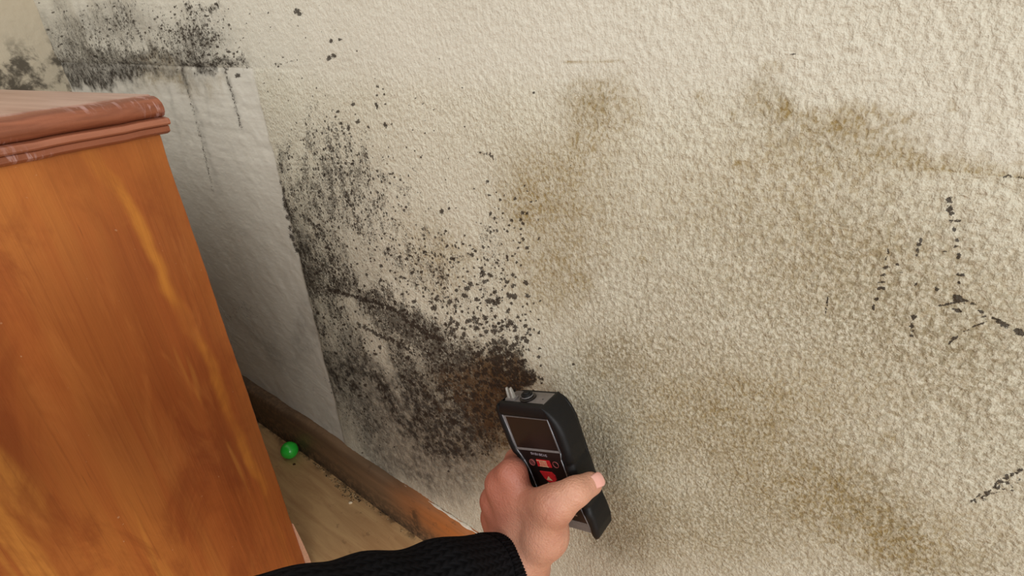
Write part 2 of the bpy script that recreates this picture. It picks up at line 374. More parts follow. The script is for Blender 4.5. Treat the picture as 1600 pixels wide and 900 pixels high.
    # --- yellow brown damp
    y = np.clip(1.3, 0, 2)*blobs([(930, 150, 44, 26, .5), (925, 205, 50, 50, .5), (860, 270, 80, 60, .45), (815, 310, 36, 50, .5), (880, 360, 60, 70, .42), (860, 440, 50, 60, .38), (905, 430, 16, 14, .4), (1000, 402, 18, 8, .4), (985, 175, 26, 50, .3),
               (1211, 178, 12, 18, .75), (1180, 165, 30, 30, .4), (1088, 172, 10, 8, .5), (1125, 190, 6, 8, .5), (1205, 108, 22, 14, .35), (1132, 252, 10, 8, .45), (1070, 290, 12, 20, .35), (1260, 195, 90, 16, .42, 12), (1370, 200, 70, 12, .45, 14), (1390, 205, 18, 8, .4),
               (1280, 250, 160, 45, .4, 6), (1450, 262, 120, 18, .34, 5), (1180, 320, 160, 70, .3), (1488, 190, 14, 8, .4), (1545, 200, 12, 10, .3), (1330, 380, 120, 70, .26), (1000, 330, 70, 60, .14),
               (1200, 450, 160, 60, .24), (1480, 480, 160, 110, .22), (960, 560, 90, 50, .26), (1080, 620, 200, 60, .28), (1300, 620, 200, 90, .26), (1130, 700, 220, 50, .32, 8), (1250, 770, 180, 60, .36, 10), (1380, 820, 100, 50, .6, 20), (1290, 740, 90, 40, .3), (1150, 640, 120, 40, .25), (1320, 215, 80, 18, .4, 10), (1100, 850, 160, 60, .3), (1500, 850, 120, 50, .26), (990, 790, 60, 90, .25), (1403, 690, 12, 9, .4),
               (262, 128, 44, 18, .55), (340, 125, 16, 20, .3), (700, 420, 60, 30, .3), (790, 640, 40, 60, .55), (740, 600, 60, 50, .4), (670, 380, 60, 40, .2), (240, 100, 50, 10, .4), (1530, 270, 90, 6, .3)])
    for q_ in ((883, 97, 940, 96.5, 1.6, .7), (930, 96.5, 985, 95, 1.8, .95), (1440, 263, 1530, 270, 2.2, .8), (1520, 269, 1640, 280, 2.4, .95)): y = 1-(1-np.clip(y, 0, 1))*(1-np.clip(seg(*q_)*1.3, 0, .95))
    y = np.clip(y, 0, 1)
    y = 1-(1-y)*(1-blobs([(765, 625, 60, 65, .9), (725, 600, 55, 50, .7), (760, 700, 40, 50, .5)])*.9)
    # --- brown speckle between the stipple bumps
    tn = blobs([(1250, 500, 230, 90, .5), (1450, 560, 200, 90, .45), (1050, 600, 170, 60, .55), (960, 560, 80, 50, .55), (900, 600, 50, 60, .4), (1000, 700, 120, 60, .55), (1150, 680, 150, 60, .6), (1200, 770, 180, 60, .6), (1380, 800, 80, 50, .7, 30), (1440, 880, 160, 40, .6),
                (1350, 700, 150, 70, .4), (1080, 840, 160, 60, .6), (960, 820, 60, 70, .6), (1550, 700, 100, 120, .35), (880, 320, 100, 90, .25), (930, 160, 50, 40, .4), (900, 450, 90, 70, .28), (1290, 230, 150, 40, .38, 8), (1190, 160, 40, 36, .4), (1120, 380, 200, 80, .2),
                (1430, 400, 140, 80, .2), (950, 690, 40, 80, .5)], 1)
    tn = np.clip(tn*1.15+.07*np.clip((PX-820)/200, 0, 1)+blobs([(1250, 360, 200, 70, .3), (1450, 450, 160, 120, .3), (1780, 500, 220, 180, .3), (1750, 800, 200, 140, .35), (1950, 650, 260, 200, .2), (1020, 480, 130, 70, .18)]), 0, 1)
    rng = np.random.default_rng(11)
    mk = np.full_like(X, -1.)
    def dot(x, y_, rx, ry, a=0., s_=1.):
        k_ = 1.15 if x < 1200 else 1.35; rx = rx*k_+.35; ry = ry*k_+.35
        w = max(rx, ry)*2+2
        sel = np.nonzero((np.abs(PX-x) < w) & (np.abs(PY-y_) < w))
        if not len(sel[0]): return
        dx, dy = PX[sel]-x, PY[sel]-y_; a = math.radians(a)
        u = (dx*math.cos(a)+dy*math.sin(a))/rx; v = (-dx*math.sin(a)+dy*math.cos(a))/ry
        mk[sel] = np.maximum(mk[sel], s_*(1-np.sqrt(u*u+v*v))*1.2+.0)
    def line(pts, w, s_=.6, broken=0., jit=1.5, seed=1):
        r = np.random.default_rng(seed)
        for (x0, y0), (x1, y1) in zip(pts, pts[1:]):
            L = math.hypot(x1-x0, y1-y0); n = max(2, int(L/2.2)); a = math.degrees(math.atan2(y1-y0, x1-x0))
            for k in range(n):
                if r.random() < broken: continue
                q = k/n; ww = w*(.55+.7*r.random())
                dot(x0+(x1-x0)*q+r.normal()*jit, y0+(y1-y0)*q+r.normal()*jit, ww*1.7+.8, ww+.5, a+r.normal()*14, s_)
    # spots on the right
    for d in [(1482, 312, 5, 5), (1484, 325, 4.5, 5), (1481, 328, 4, 3), (1487, 333, 4, 2.6), (1486, 345, 3, 2.4), (1497, 344, 4, 2), (1491, 357, 2.6, 4), (1496, 374, 3, 3), (1494, 384, 3.4, 2.4), (1497, 399, 4, 3.4), (1476, 392, 4, 1.6), (1502, 428, 8, 2.2, 8), (1498, 440, 3, 2),
              (1496, 463, 7, 4), (1502, 468, 9, 4, 10), (1492, 466, 4, 4), (1520, 473, 5, 2.2, 20), (1533, 485, 5, 2.4, 20), (1537, 493, 4, 2), (1552, 496, 4, 2.4, 25), (1563, 502, 9, 4, 26), (1571, 507, 6, 3.6, 20), (1590, 516, 8, 3.2, 8), (1597, 520, 7, 3), (1482, 474, 10, 1.6, -10), (1468, 477, 6, 1.4, -10),
              (1437, 380, 5, 4, -10), (1434, 390, 2.4, 3), (1439, 373, 3, 2.4), (1432, 397, 2, 2), (1388, 392, 3, 3), (1385, 403, 2, 3), (1384, 417, 4.6, 3), (1380, 429, 4.4, 2, -30), (1404, 412, 3, 2), (1406, 424, 4, 1.6), (1378, 440, 6, 1.6), (1376, 450, 7, 2.4), (1370, 467, 3, 2.4),
              (1428, 493, 4.4, 4.4), (1425, 508, 2.6, 4), (1427, 516, 3, 2), (1424, 524, 3.6, 2), (1430, 443, 3, 2), (1464, 450, 3, 3), (1293, 470, 1.6, 8, 6), (1290, 486, 1.6, 7, 4), (1365, 480, 1.8, 6, 4), (1492, 527, 6, 2.6, -30), (1485, 533, 5, 1.6, -35), (1497, 484, 8, 2.4, 15), (1530, 505, 14, 1.2, -20), (1512, 515, 8, 1, -12)]:
        dot(*d)
    line([(1515, 782), (1532, 771), (1552, 760), (1575, 742), (1600, 726)], 1.7, .8, .35, 2.2, 3)
    line([(1540, 775), (1570, 762), (1600, 748)], 1.0, .45, .5, 3, 5)
    line([(1572, 275), (1600, 277)], 1.8, .6, .1, .6, 8)
    pass
    line([(750, 237), (768, 241), (776, 250)], 1.6, .5, .1, .8, 10)
    line([(515, 452), (545, 460), (585, 470), (620, 485), (645, 505), (668, 520), (694, 530)], 2.1, .8, .16, 1.5, 12)
    line([(560, 505), (600, 525), (640, 545)], 1.8, .7, .1, 1.4, 13)
    line([(443, 292), (448, 316), (452, 345), (459, 376), (465, 400)], 2.6, .75, .4, 2.2, 14)
    line([(488, 345), (505, 360), (515, 400), (525, 440)], 2., .6, .3, 2., 15); line([(540, 300), (555, 330), (565, 370)], 1.8, .6, .3, 2., 16)
    line([(350, 103), (360, 135), (372, 175), (378, 200)], 1.1, .45, .2, .5, 17); line([(286, 110), (302, 170), (318, 230), (335, 300)], 1.0, .38, .35, .6, 18)
    line([(40, 103), (75, 104), (90, 118), (98, 132)], 3, .8, .1, 1.5, 19)
    line([(300, 102), (345, 96), (375, 104)], 2, .5, .2, 2, 20); line([(435, 100), (470, 93)], .9, .35, .3, 1, 21)
    line([(120, 20), (135, 60), (150, 90)], 1.5, .4, .5, 2, 22); line([(205, 20), (215, 50), (222, 62)], 1.5, .5, .3, 1, 23)
    line([(505, 575), (525, 620), (560, 680)], 1., .3, .6, 2, 24)
    for d in [(516, 64, 4, 4), (530, 62, 3, 2), (513, 91, 5, 4), (520, 87, 4, 4), (552, 163, 3, 3), (590, 135, 2.4, 2.4), (463, 18, 5, 5), (468, 22, 4, 3), (372, 118, 4, 4), (589, 165, 3, 6, -20), (692, 330, 3, 5), (560, 190, 3, 4), (628, 280, 2, 3), (545, 200, 3, 5), (603, 195, 3, 5, -25), (835, 145, 2, 2), (660, 245, 2, 2), (1216, 62, 2, 1), (1240, 85, 6, .8)]:
        dot(*d)
    # colonies round the meter end and up the slope: many single round spots
    def cloud(cx, cy, sx, sy, n, r0, r1, ang=0., s_=1.):
        a = math.radians(ang)
        for k in range(n):
            u, v = rng.normal()*sx, rng.normal()*sy
            x = cx+u*math.cos(a)-v*math.sin(a); y_ = cy+u*math.sin(a)+v*math.cos(a)
            if x < 412+.245*(y_-170)+4 and y_ > 110: continue
            r = r0+(r1-r0)*rng.random()**2.2
            dot(x, y_, r, r*(.8+.5*rng.random()), rng.random()*180, s_)
    cloud(735, 490, 38, 40, 120, 1.8, 5.4); cloud(780, 540, 26, 40, 90, 1.8, 5.5); cloud(700, 450, 60, 40, 70, 1.4, 3.6)
    cloud(800, 575, 18, 20, 60, 2, 6); cloud(822, 600, 12, 12, 34, 2, 6); cloud(690, 560, 60, 36, 90, 1.6, 4.4, 20); cloud(600, 420, 90, 60, 110, 1.2, 3.2)
    cloud(790, 390, 22, 60, 60, 1.4, 3.6); cloud(530, 250, 60, 60, 60, 1.2, 2.6); cloud(640, 250, 90, 90, 40, 1., 2.); cloud(305, 58, 38, 34, 150, 1., 2.4); cloud(180, 45, 70, 34, 110, 1., 2.2); cloud(440, 60, 60, 40, 30, .8, 1.6)
    cloud(735, 630, 45, 32, 80, 1.8, 4.6); cloud(820, 440, 14, 60, 20, 1.6, 3.4); cloud(560, 540, 40, 60, 50, 1.2, 3.)
    # --- smooth plaster: below the joint left of the paper, and softly along the top
    upper = np.clip((np.minimum(150-PY, 150-PY)+w2*60)/160, 0, .45)
    right = np.clip((PX-1180)/200, 0, 1)*np.clip((215+(PX-1200)*.17-PY)/80, 0, .35)
    sm = np.maximum(np.clip((1-papered), 0, 1)*.92, np.maximum(upper, right))
    zz = Z+.03*(fbm(X, Z, 12, 171, 3)-.5); up = np.clip((zz-ledge)/.05+.5, 0, 1)*np.clip((X-edge)/.1, 0, 1)+(Z > ledge)*(1-np.clip((X-edge)/.1, 0, 1))
    sm = sm*(1-up)+up*np.clip(.5-.25*np.clip((PX-900)/500, 0, 1), 0, 1)
    sm = np.where((X > edge) & (PX > 2000), .2, sm)
    # --- relief
    h = (fbm(X, Z, 5, 101, 3)-.5)*.006+(fbm(X, Z, 28, 111, 3)-.5)*.001
    stip = fbm(X, Z*.75, 330, 121, 2)-.5
    h += stip*.0016*(1-sm*.75)*np.where(Z < .95, 1, 0)
    h += papered*.0014*np.clip((ledge-Z)/.05, 0, 1)
    jl = np.exp(-((Z-(ledge+.003*(vnoise(X, Z*0, 9, 3)-.5)))/.0025)**2)*np.clip((-.45-X)/.2, 0, 1)
    jl *= np.clip((vnoise(X, Z*0, 22, 8)-.25)*1.6, 0, 1)*(.35+.65*np.clip((-.7-X)/.1, 0, 1))
    h -= jl*.0018
    h += np.clip((Z-ledge)/.012, 0, 1)*.0016*np.clip((-.65-X)/.15, 0, 1)*vnoise(X, Z*0, 14, 18)
    h += (fbm(X*8, Z*60, 1, 131, 3)-.5)*.0020*(1-papered)*np.clip((Z-.5)/.1, .25, 1)+(fbm(X, Z, 55, 151, 4)-.5)*.0016*(1-papered)
    # lumpy trowelled plaster high on the left
    far = np.clip((-.75-X)/.25, 0, 1)
    h += (fbm(X*20, Z*9, 1, 141, 3)-.5)*.012*far*np.clip((Z-ledge)/.02, 0, 1)
    co = np.empty((nz, nx, 3), np.float32); co[..., 0] = X; co[..., 1] = -h; co[..., 2] = Z
    idx = np.arange(nx*nz).reshape(nz, nx)
    q = np.stack([idx[:-1, :-1], idx[:-1, 1:], idx[1:, 1:], idx[1:, :-1]], -1).reshape(-1, 4)
    me = bpy.data.meshes.new('wall_back')
    me.vertices.add(nx*nz); me.vertices.foreach_set('co', co.ravel())
    me.loops.add(q.size); me.loops.foreach_set('vertex_index', q.ravel().astype(np.int32))
    me.polygons.add(len(q)); me.polygons.foreach_set('loop_start', np.arange(0, q.size, 4, dtype=np.int32))
    me.update(calc_edges=True)
    def col(name, r, g, b):
        a = me.attributes.new(name, 'FLOAT_COLOR', 'POINT')
        a.data.foreach_set('color', np.stack([r, g, b, np.ones_like(r)], -1).astype(np.float32).ravel())
    col('stain', m, s, y)
    col('surface', np.clip(mk, -1, 1)*.5+.5, sm, tn)
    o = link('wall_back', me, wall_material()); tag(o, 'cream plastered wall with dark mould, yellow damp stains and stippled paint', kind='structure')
build_wall()

# the side wall at the far left, the floor
def plane_grid(name, fn, nu, nv, mat):
    bm = bmesh.new(); V = [[bm.verts.new(fn(i/nu, j/nv)) for i in range(nu+1)] for j in range(nv+1)]
    for j in range(nv):
        for i in range(nu): bm.faces.new((V[j][i], V[j][i+1], V[j+1][i+1], V[j+1][i]))
    return from_bm(name, bm, mat)
o = plane_grid('wall_left', lambda u, v: (-1.43+.006*math.sin(9*v+4*u), -1.9+1.91*u, 2.4*v), 30, 30, left_wall_material())
tag(o, 'beige side wall with dark stains beyond the chest', kind='structure')
bm = bmesh.new(); box(bm, -1.43, .95, -1.9, .02, -.02, 0)
o = from_bm('floor', bm, floor_material(), smooth=False); tag(o, 'beige worn floor between the chest and the baseboard', kind='structure')

# baseboard: a board with a worn uneven top edge
def build_baseboard():
    prof = [(-.001, 0.), (-.021, 0.), (-.0205, .004), (-.019, .05), (-.018, .070), (-.016, .0765), (-.011, .0795), (.003, .081)]
    N = 420; bm = bmesh.new(); cl = bm.verts.layers.float_color.new('wear')
    rows = []
    for i in range(N+1):
        x = -1.43+2.38*i/N; row = []
        dz = .0016*math.sin(x*23)+.0012*math.sin(x*61+1); dy = .0012*math.sin(x*17+2)
        for j, (y, z) in enumerate(prof):
            v = bm.verts.new((x, y+(dy if 0 < j < 7 else 0), z+(dz*z/.08)))
            orange = min(1, max(0, (x+.57)/.14))*min(1, max(0, (z-.012)/.03))
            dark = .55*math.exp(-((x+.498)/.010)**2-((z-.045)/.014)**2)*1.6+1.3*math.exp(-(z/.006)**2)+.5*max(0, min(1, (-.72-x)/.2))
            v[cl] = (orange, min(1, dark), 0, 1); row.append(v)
        rows.append(row)
    for a, b in zip(rows, rows[1:]):
        for j in range(len(prof)-1): bm.faces.new((a[j], b[j], b[j+1], a[j+1]))
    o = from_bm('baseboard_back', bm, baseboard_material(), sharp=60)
    tag(o, 'scuffed brown wooden baseboard along the foot of the mouldy wall', kind='structure')
build_baseboard()
# bead of white filler on top of the baseboard, right part
bm = bmesh.new(); rg = []
for i in range(90):
    x = -.53+.0085*i; r = .0013+.0008*math.sin(i*1.7)+.0004*math.sin(i*5.1); r *= min(1, (i+1)/14)
    rg.append([(x, -.0055+r*math.cos(a)*1.5, .0812+r*math.sin(a)) for a in np.linspace(0, 2*math.pi, 9)[:-1]])
loft(bm, rg); o = from_bm('trim_1', bm, simple('white_filler', srgb(214, 206, 190), .7, .3, grain=.3))
tag(o, 'thin white filler bead between baseboard and wall', kind='structure')

# ------------------------------------------------------------------ the chest
def build_chest():
    mp_, mm, mt = wood_panel_material(), moulding_material('reddish_brown_moulding', srgb(124, 68, 44), srgb(158, 94, 66)), sheen_top_material()
    mm2 = moulding_material('light_red_moulding', srgb(146, 86, 60), srgb(172, 108, 80), .45, .2)
    ob = np.array([-.6186*.955, -.37+.22*.955])
    root = empty('chest_of_drawers', (ob[0], ob[1], 0), (0, 0, math.radians(10)))
    tag(root, 'orange brown varnished wooden chest with moulded reddish top edge beside the mouldy wall', 'chest')
    W, Dp, Hh = .72, .46, .6565                     # local frame: x to the left is negative, y to the front is negative, origin at the right rear foot
    bm = bmesh.new()
    # side panel, slightly uneven rear edge, chipped near the top
    n = 60; L = []
    for i in range(n+1):
        z = .0+Hh*i/n
        d = .0003*math.sin(z*40)+.0002*math.sin(z*190)
        if .60 < z < .642: d -= .0009*abs(math.sin(z*160))
        L.append([(0, -.0006+d, z), (0, -.0014+d, z)])
    rings = []
    for i, ((_, y1, z), _) in enumerate(L):
        rings.append([(-.018, -Dp, z), (0, -Dp, z), (0, y1-.0015, z), (-.0015, y1, z), (-.018, y1, z)])
    loft(bm, rings); from_bm('side_panel', bm, mp_, root, sharp=50)
    bm = bmesh.new(); box(bm, -W, -W+.018, -Dp, -.001, 0, Hh, .001); from_bm('side_panel', bm, mp_, root)
    bm = bmesh.new(); box(bm, -W+.018, -.018, -.012, -.003, .04, Hh); tag(from_bm('back_panel', bm, simple('dull_plywood', srgb(120, 88, 58), .7, .3), root), 'dull plywood back panel')
    bm = bmesh.new(); loft(bm, [[(-.014, -.001, z), (.0008, -.001, z), (.0008, -.001+d, z), (-.014, -.001+d, z)] for z, d in ((0, .0085), (.03, .0075), (.07, .0045), (.105, .001))])  # pale pinkish strip, thinner towards its top
    tag(from_bm('pale_edge_strip', bm, simple('pale_pink_wood', srgb(196, 150, 122), .6, .4, grain=.4), root, smooth=False), 'pale strip at the rear foot')
    # front with three drawers (faces away from the picture's centre)
    bm = bmesh.new(); box(bm, -W+.018, -.018, -Dp+.03, -Dp+.045, .02, .06, .002); from_bm('plinth', bm, mp_, root)
    for k in range(3):
        z0 = .066+k*.196
        bm = bmesh.new(); box(bm, -W+.021, -.021, -Dp-.002, -Dp+.018, z0, z0+.19, .002)
        d = from_bm('drawer', bm, mp_, root)
        for kx in (-W*.28, -W*.72):
            bm = bmesh.new(); r = bmesh.ops.create_uvsphere(bm, u_segments=16, v_segments=10, radius=.014)
            for v in bm.verts: v.co = Vector((v.co.x+kx, v.co.y*.8-Dp-.014, v.co.z+z0+.095))
            from_bm('knob', bm, mm, d)
    # swept moulding strips round right side, rear end closed
    def strip(name, prof, z_off, mat, over_back=.004):
        bm = bmesh.new(); path_n = 34; rgs = []
        # right side run from the rear to the front, mitred along the front
        for i in range(path_n+1):
            y = over_back-(Dp+over_back)*i/path_n
            wob = .0005*math.sin(i*1.3)+.0003*math.sin(i*3.7)
            ex = 0.
            rgs.append([(px+wob*(1 if px > -.01 else 0), y if i < path_n else y-max(px, 0)-.0, pz+wob*.6) for px, pz in prof])
        for i in range(1, 20):
            x = -(W)*i/19
            if i == 19: x = -W
            rgs.append([(x, -Dp-max(px, 0) if px > -.01 else -Dp+.012, pz) for px, pz in prof])
        loft(bm, rgs); return from_bm(name, bm, mat, root, sharp=35)
    T = .6875
    nose = [(-.02, T-.0005), (-.004, T), (.002, T-.0004), (.007, T-.0025), (.0105, T-.006), (.0118, T-.010), (.0112, T-.0138), (.009, T-.017), (.0065, T-.0185), (-.02, T-.0185)]
    st2 = [(-.02, T-.0188), (.0085, T-.0188), (.0135, T-.0198), (.0145, T-.0215), (.0143, T-.0243), (.0125, T-.0258), (-.02, T-.0258)]
    st3 = [(-.02, T-.026), (.0085, T-.026), (.0100, T-.0272), (.0098, T-.0315), (.0080, T-.0330), (.004, T-.0345), (-.02, T-.0345)]
    a = strip('top_moulding', nose, 0, mm)
    tag(strip('moulding_strip', st2, 0, mm2), 'lighter reddish middle strip')
    strip('lower_moulding', st3, 0, mm)
    bm = bmesh.new(); box(bm, -W-.012, -.004, -Dp+.0, .004, T-.016, T+.0012, .0008); tag(from_bm('top_board', bm, mt, root), 'top surface with a painted pinkish sheen')
build_chest()

# ------------------------------------------------------------------ green ball and the plaster crumbs by the joint
bp = at_z(455, 712.5, 0)
R_ = .0162
t = NT('green_plastic'); co = t.coords(); t.base(t.mix(t.noise(co, 60), srgb(30, 190, 50), srgb(70, 225, 80)), .22, .6)
t.set(t.b.inputs['Subsurface Weight'], .2); t.set(t.b.inputs['Subsurface Radius'], (.004, .01, .004)); t.set(t.b.inputs['Subsurface Scale'], .6)
bm = bmesh.new(); bmesh.ops.create_uvsphere(bm, u_segments=40, v_segments=24, radius=R_)
for v in bm.verts:
    if v.co.z < -R_*.92: v.co.z = -R_*.92
o = from_bm('ball', bm, t.m, sharp=80); o.location = (bp[0], min(bp[1], -.0215-R_), R_*.92)
tag(o, 'small bright green plastic ball on the floor against the baseboard', 'ball')

rng = random.Random(4); bm = bmesh.new()
def crumb(bm, x, y, s):
    r = bmesh.ops.create_icosphere(bm, subdivisions=1, radius=s)
    sq = (rng.uniform(.6, 1.6), rng.uniform(.5, 1.2), rng.uniform(.35, .8)); a = rng.random()*6
    for v in r['verts']:
        q = v.co*rng.uniform(.75, 1.2); q = Vector((q.x*sq[0], q.y*sq[1], q.z*sq[2])); q.rotate(Matrix.Rotation(a, 3, 'Z'))
        v.co = Vector((x+q.x, y+q.y, s*.4+q.z))
for k in range(150):
    px = 555-abs(rng.gauss(0, 1))*34+8; py = 658+(px-413)*.785+rng.uniform(0, 16)*math.exp(-((px-535)/26)**2)+rng.uniform(1, 5)
    p = at_z(px, py, 0); crumb(bm, p[0], min(p[1], -.0235), rng.uniform(.0005, .0017))
for k in range(60):
    px = rng.uniform(420, 640); p = at_z(px, 658+(px-413)*.785+rng.uniform(1, 6), 0); crumb(bm, p[0], min(p[1], -.0232), rng.uniform(.0005, .0014))
t = NT('plaster_crumbs'); oc = t.n('ShaderNodeTexCoord').outputs['Object']
t.base(t.mix(t.map(t.noise(oc, 260, 2.), .42, .6), srgb(58, 44, 30), srgb(186, 160, 120)), .85, .2)
o = from_bm('debris', bm, t.m, smooth=False); tag(o, 'dark crumbs and dust along the gap between floor and baseboard', 'debris', kind='stuff')
p = at_z(548, 786, 0); bm = bmesh.new(); crumb(bm, 0, 0, .0034)
o = from_bm('plaster_chip', bm, simple('pale_plaster', srgb(214, 196, 164), .8, .2), smooth=False); o.location = (p[0], p[1], 0)
tag(o, 'pale plaster chip lying on the floor in front of the crumbs', 'chip')
p = at_z(460, 726, 0); bm = bmesh.new(); crumb(bm, 0, 0, .0026)
o = from_bm('dirt_crumb', bm, simple('dark_dirt', srgb(66, 44, 26), .9, .2), smooth=False); o.location = (p[0], p[1], 0)
tag(o, 'single dark crumb on the floor just below the green ball', 'crumb')

# ------------------------------------------------------------------ the meter.  Local frame: x right, y up its length, z out of its face (millimetres -> metres)
ORG = np.array([-.2164, -.065, .35377])
ang = math.radians(20.3)
UA = np.array([math.cos(ang), 0, math.sin(ang)]); VA = np.array([-math.sin(ang), 0, math.cos(ang)]); WA = np.array([0, -1., 0])
def dev(u, v, w): return ORG+(UA*u+VA*v+WA*w)/1000
def build_meter():
    root = empty('moisture_meter', tuple(ORG))
    mm = Matrix.Identity(4)
    for i in range(3):
        mm[i][0], mm[i][1], mm[i][2], mm[i][3] = UA[i], VA[i], WA[i], ORG[i]
    root.matrix_world = mm
    tag(root, 'black handheld moisture meter with screen held against the mouldy wall', 'meter')
    K = .001
    rubber = simple('black_rubber', srgb(17, 16, 16), .5, .28, grain=.25, gs=900)
    grey = simple('grey_plastic', srgb(112, 106, 102), .45, .5, grain=.1)
    dark = simple('dark_face_plate', srgb(26, 20, 18), .3, .5)
    silver = simple('silver_trim', srgb(142, 142, 146), .35, .6, .35)
    bezel = simple('screen_bezel', srgb(104, 100, 98), .4, .5)
    red = simple('red_button', srgb(186, 34, 38), .45, .5)
    cream = simple('cream_print', srgb(206, 178, 140), .5, .4)
    # right and left outline of the rubber boot, at its widest
    vsR = [(-79, 30), (-77, 35), (-72, 39.5), (-62, 42), (-50, 42.2), (-42, 41), (-38, 39.6), (-34, 40.6), (-20, 40.5), (-5, 39.8), (4, 39.2), (9, 37.4), (13, 39), (25, 40.2), (40, 40), (47, 39), (54, 37), (60, 34), (64.5, 31), (67.5, 28), (69, 26)]
    vsL = [(-79, -24), (-77, -30), (-72, -34), (-62, -36.5), (-50, -36.5), (-42, -34.5), (-38, -33), (-34, -32.4), (-20, -31), (-5, -30.5), (4, -31.5), (9, -32), (13, -34), (25, -36), (45, -36.5), (55, -36), (62, -35), (66, -33), (68, -31), (69, -29.5)]
    def interp(tab, v):
        if v <= tab[0][0]: return tab[0][1]
        for (a, x), (b, y) in zip(tab, tab[1:]):
            if v <= b: s = (v-a)/(b-a); return x+(y-x)*s
        return tab[-1][1]
    def ring(u0, u1, w0, w1, v, r, n=7):
        out = []
        r = min(r, (u1-u0)/2*.95, (w1-w0)/2*.95)
        for cx, cz, a0 in ((u1-r, w1-r, 0), (u0+r, w1-r, 90), (u0+r, w0+r, 180), (u1-r, w0+r, 270)):
            for k in range(n):
                a = math.radians(a0+90*k/(n-1)); out.append(((cx+r*math.cos(a))*K, v*K, (cz+r*math.sin(a))*K))
        return out
    # core body
    bm = bmesh.new()
    loft(bm, [ring(-27+i, 26-i, -26+i, -1.5-i, v, 4) for v, i in ((-67.5, 1.5), (-66.5, 0), (67.5, 0), (68.6, 1.2))])
    tag(from_bm('body', bm, grey, root), 'grey plastic inner body showing at both ends')
    # boot rails: right and left, each a loft whose section is a thick rounded bar
    fp_r = [(-80, 31), (-62, 32.8), (-41, 30), (-7, 27.2), (14, 26.6), (21, 29.2), (54, 27), (60, 26), (66, 25), (69, 24)]
    fp_l = [(-80, -24), (-62, -22), (-22, -17.8), (-4, -18.7), (17, -26.5), (56, -28.8), (70, -28.8)]
    def wfront(v):        # height of the rail above the face along the length, with the two grip ridges
        b = 1.6
        b -= 1.6*math.exp(-((v-9)/3.2)**2)+1.4*math.exp(-((v+38)/3.2)**2)
        b += .8*math.exp(-((v-2)/5.)**2)+.8*math.exp(-((v+45)/5.)**2)
        if v < -66: b -= ((-66-v)/9)**2*3
        return b
    for side, tab, fp in ((1, vsR, fp_r), (-1, vsL, fp_l)):
        bm = bmesh.new(); rgs = []
        N = 90
        for i in range(N+1):
            v = -80.5+(68.9+80.5)*i/N
            e = interp(tab, v); f_ = interp(fp, v)
            back = -28
            if v < -70: back = -28+((-70-v)/10.5)**2*9
            if side > 0: rgs.append(ring(f_, e, back, wfront(v), v, 7))
            else: rgs.append(ring(e, f_, back, wfront(v), v, 7))
        loft(bm, rgs); o = from_bm('boot_rail', bm, rubber, root, sharp=70)
    # boot across the top of the face and behind
    bm = bmesh.new()
    loft(bm, [ring(-33+max(0, v-60)*.45, 34-max(0, v-57)*.8, -5.2, z, v, r) for v, z, r in ((56.6, -.2, 1), (57.4, .8, 2), (62, 1.3, 2.5), (66.5, .6, 2.5), (68.8, -1., 2), (69.4, -2.4, 1.2))]); from_bm('boot_top', bm, rubber, root, sharp=60)
    bm = bmesh.new(); loft(bm, [ring(-34+e, 38-e, -29, -25, v, 1.8) for v, e in ((-74, 7), (-70, 2), (-66, 0), (46, 0), (56, 2), (62, 5), (66, 9), (67.5, 13))]); from_bm('boot_back', bm, rubber, root)
    # dark face plate following the trim outline
    def poly(bm, pts, w0, w1):
        a = [bm.verts.new((x*K, y*K, w0*K)) for x, y in pts]; b = [bm.verts.new((x*K, y*K, w1*K)) for x, y in pts]
        bm.faces.new(b); bm.faces.new(a[::-1])
        for i in range(len(pts)): j = (i+1) % len(pts); bm.faces.new((a[i], a[j], b[j], b[i]))
    face = [(-21.5, -57), (-18, -40), (-17.8, -22), (-18.7, -4.4), (-21, 6), (-26, 18), (-28.6, 56.5), (27, 56.8), (28.6, 21.5), (26.6, 14), (27, -6.7), (30, -41), (32, -57)]
    bm = bmesh.new(); poly(bm, face, -2.2, -.6); from_bm('face_plate', bm, dark, root, smooth=False)
    bm = bmesh.new(); poly(bm, [(-22, -67.8), (-21.6, -57.6), (32, -57.6), (33, -67.8)], -3, -.7); tag(from_bm('end_cap', bm, grey, root, smooth=False), 'grey lower end of the face')
    def tube(bm, pts, r, w):
        n = len(pts)
        for (x0, y0), (x1, y1) in zip(pts, pts[1:]):
            d = Vector((x1-x0, y1-y0, 0)); L = d.length; d.normalize(); nn = Vector((-d.y, d.x, 0))
            rg = []
            for s in (-.15, L+.15):
                c = Vector((x0, y0, w))+d*s
                rg.append([tuple((c+nn*r*math.cos(a)+Vector((0, 0, r*math.sin(a))))*K) for a in np.linspace(0, 2*math.pi, 9)[:-1]])
            loft(bm, rg)
    bm = bmesh.new(); tube(bm, [(-22.2, -60), (-19, -40), (-18.4, -22), (-19.2, -4.4), (-21.6, 6), (-26.4, 17.5), (-28.9, 56.2)], .65, -.35); from_bm('trim', bm, silver, root); bm = bmesh.new(); tube(bm, [(27, 56.6), (29, 21.5), (26.9, 14), (27.3, -6.7), (30.2, -41), (33.2, -62)], .6, -.3)
    from_bm('trim', bm, silver, root)
    # screen: bevelled frame and recessed glass
    bm = bmesh.new()
    outer = [(-28.2, 17.6), (-28.4, 56.2), (26.6, 56.6), (28.4, 21.2)]
    inner = [(-22.6, 22.0), (-23.6, 52.6), (24.2, 53.4), (25.4, 24.4)]
    a = [bm.verts.new((x*K, y*K, .2*K)) for x, y in outer]; b = [bm.verts.new((x*K, y*K, -1.4*K)) for x, y in inner]; c = [bm.verts.new((x*K, y*K, -.9*K)) for x, y in outer]
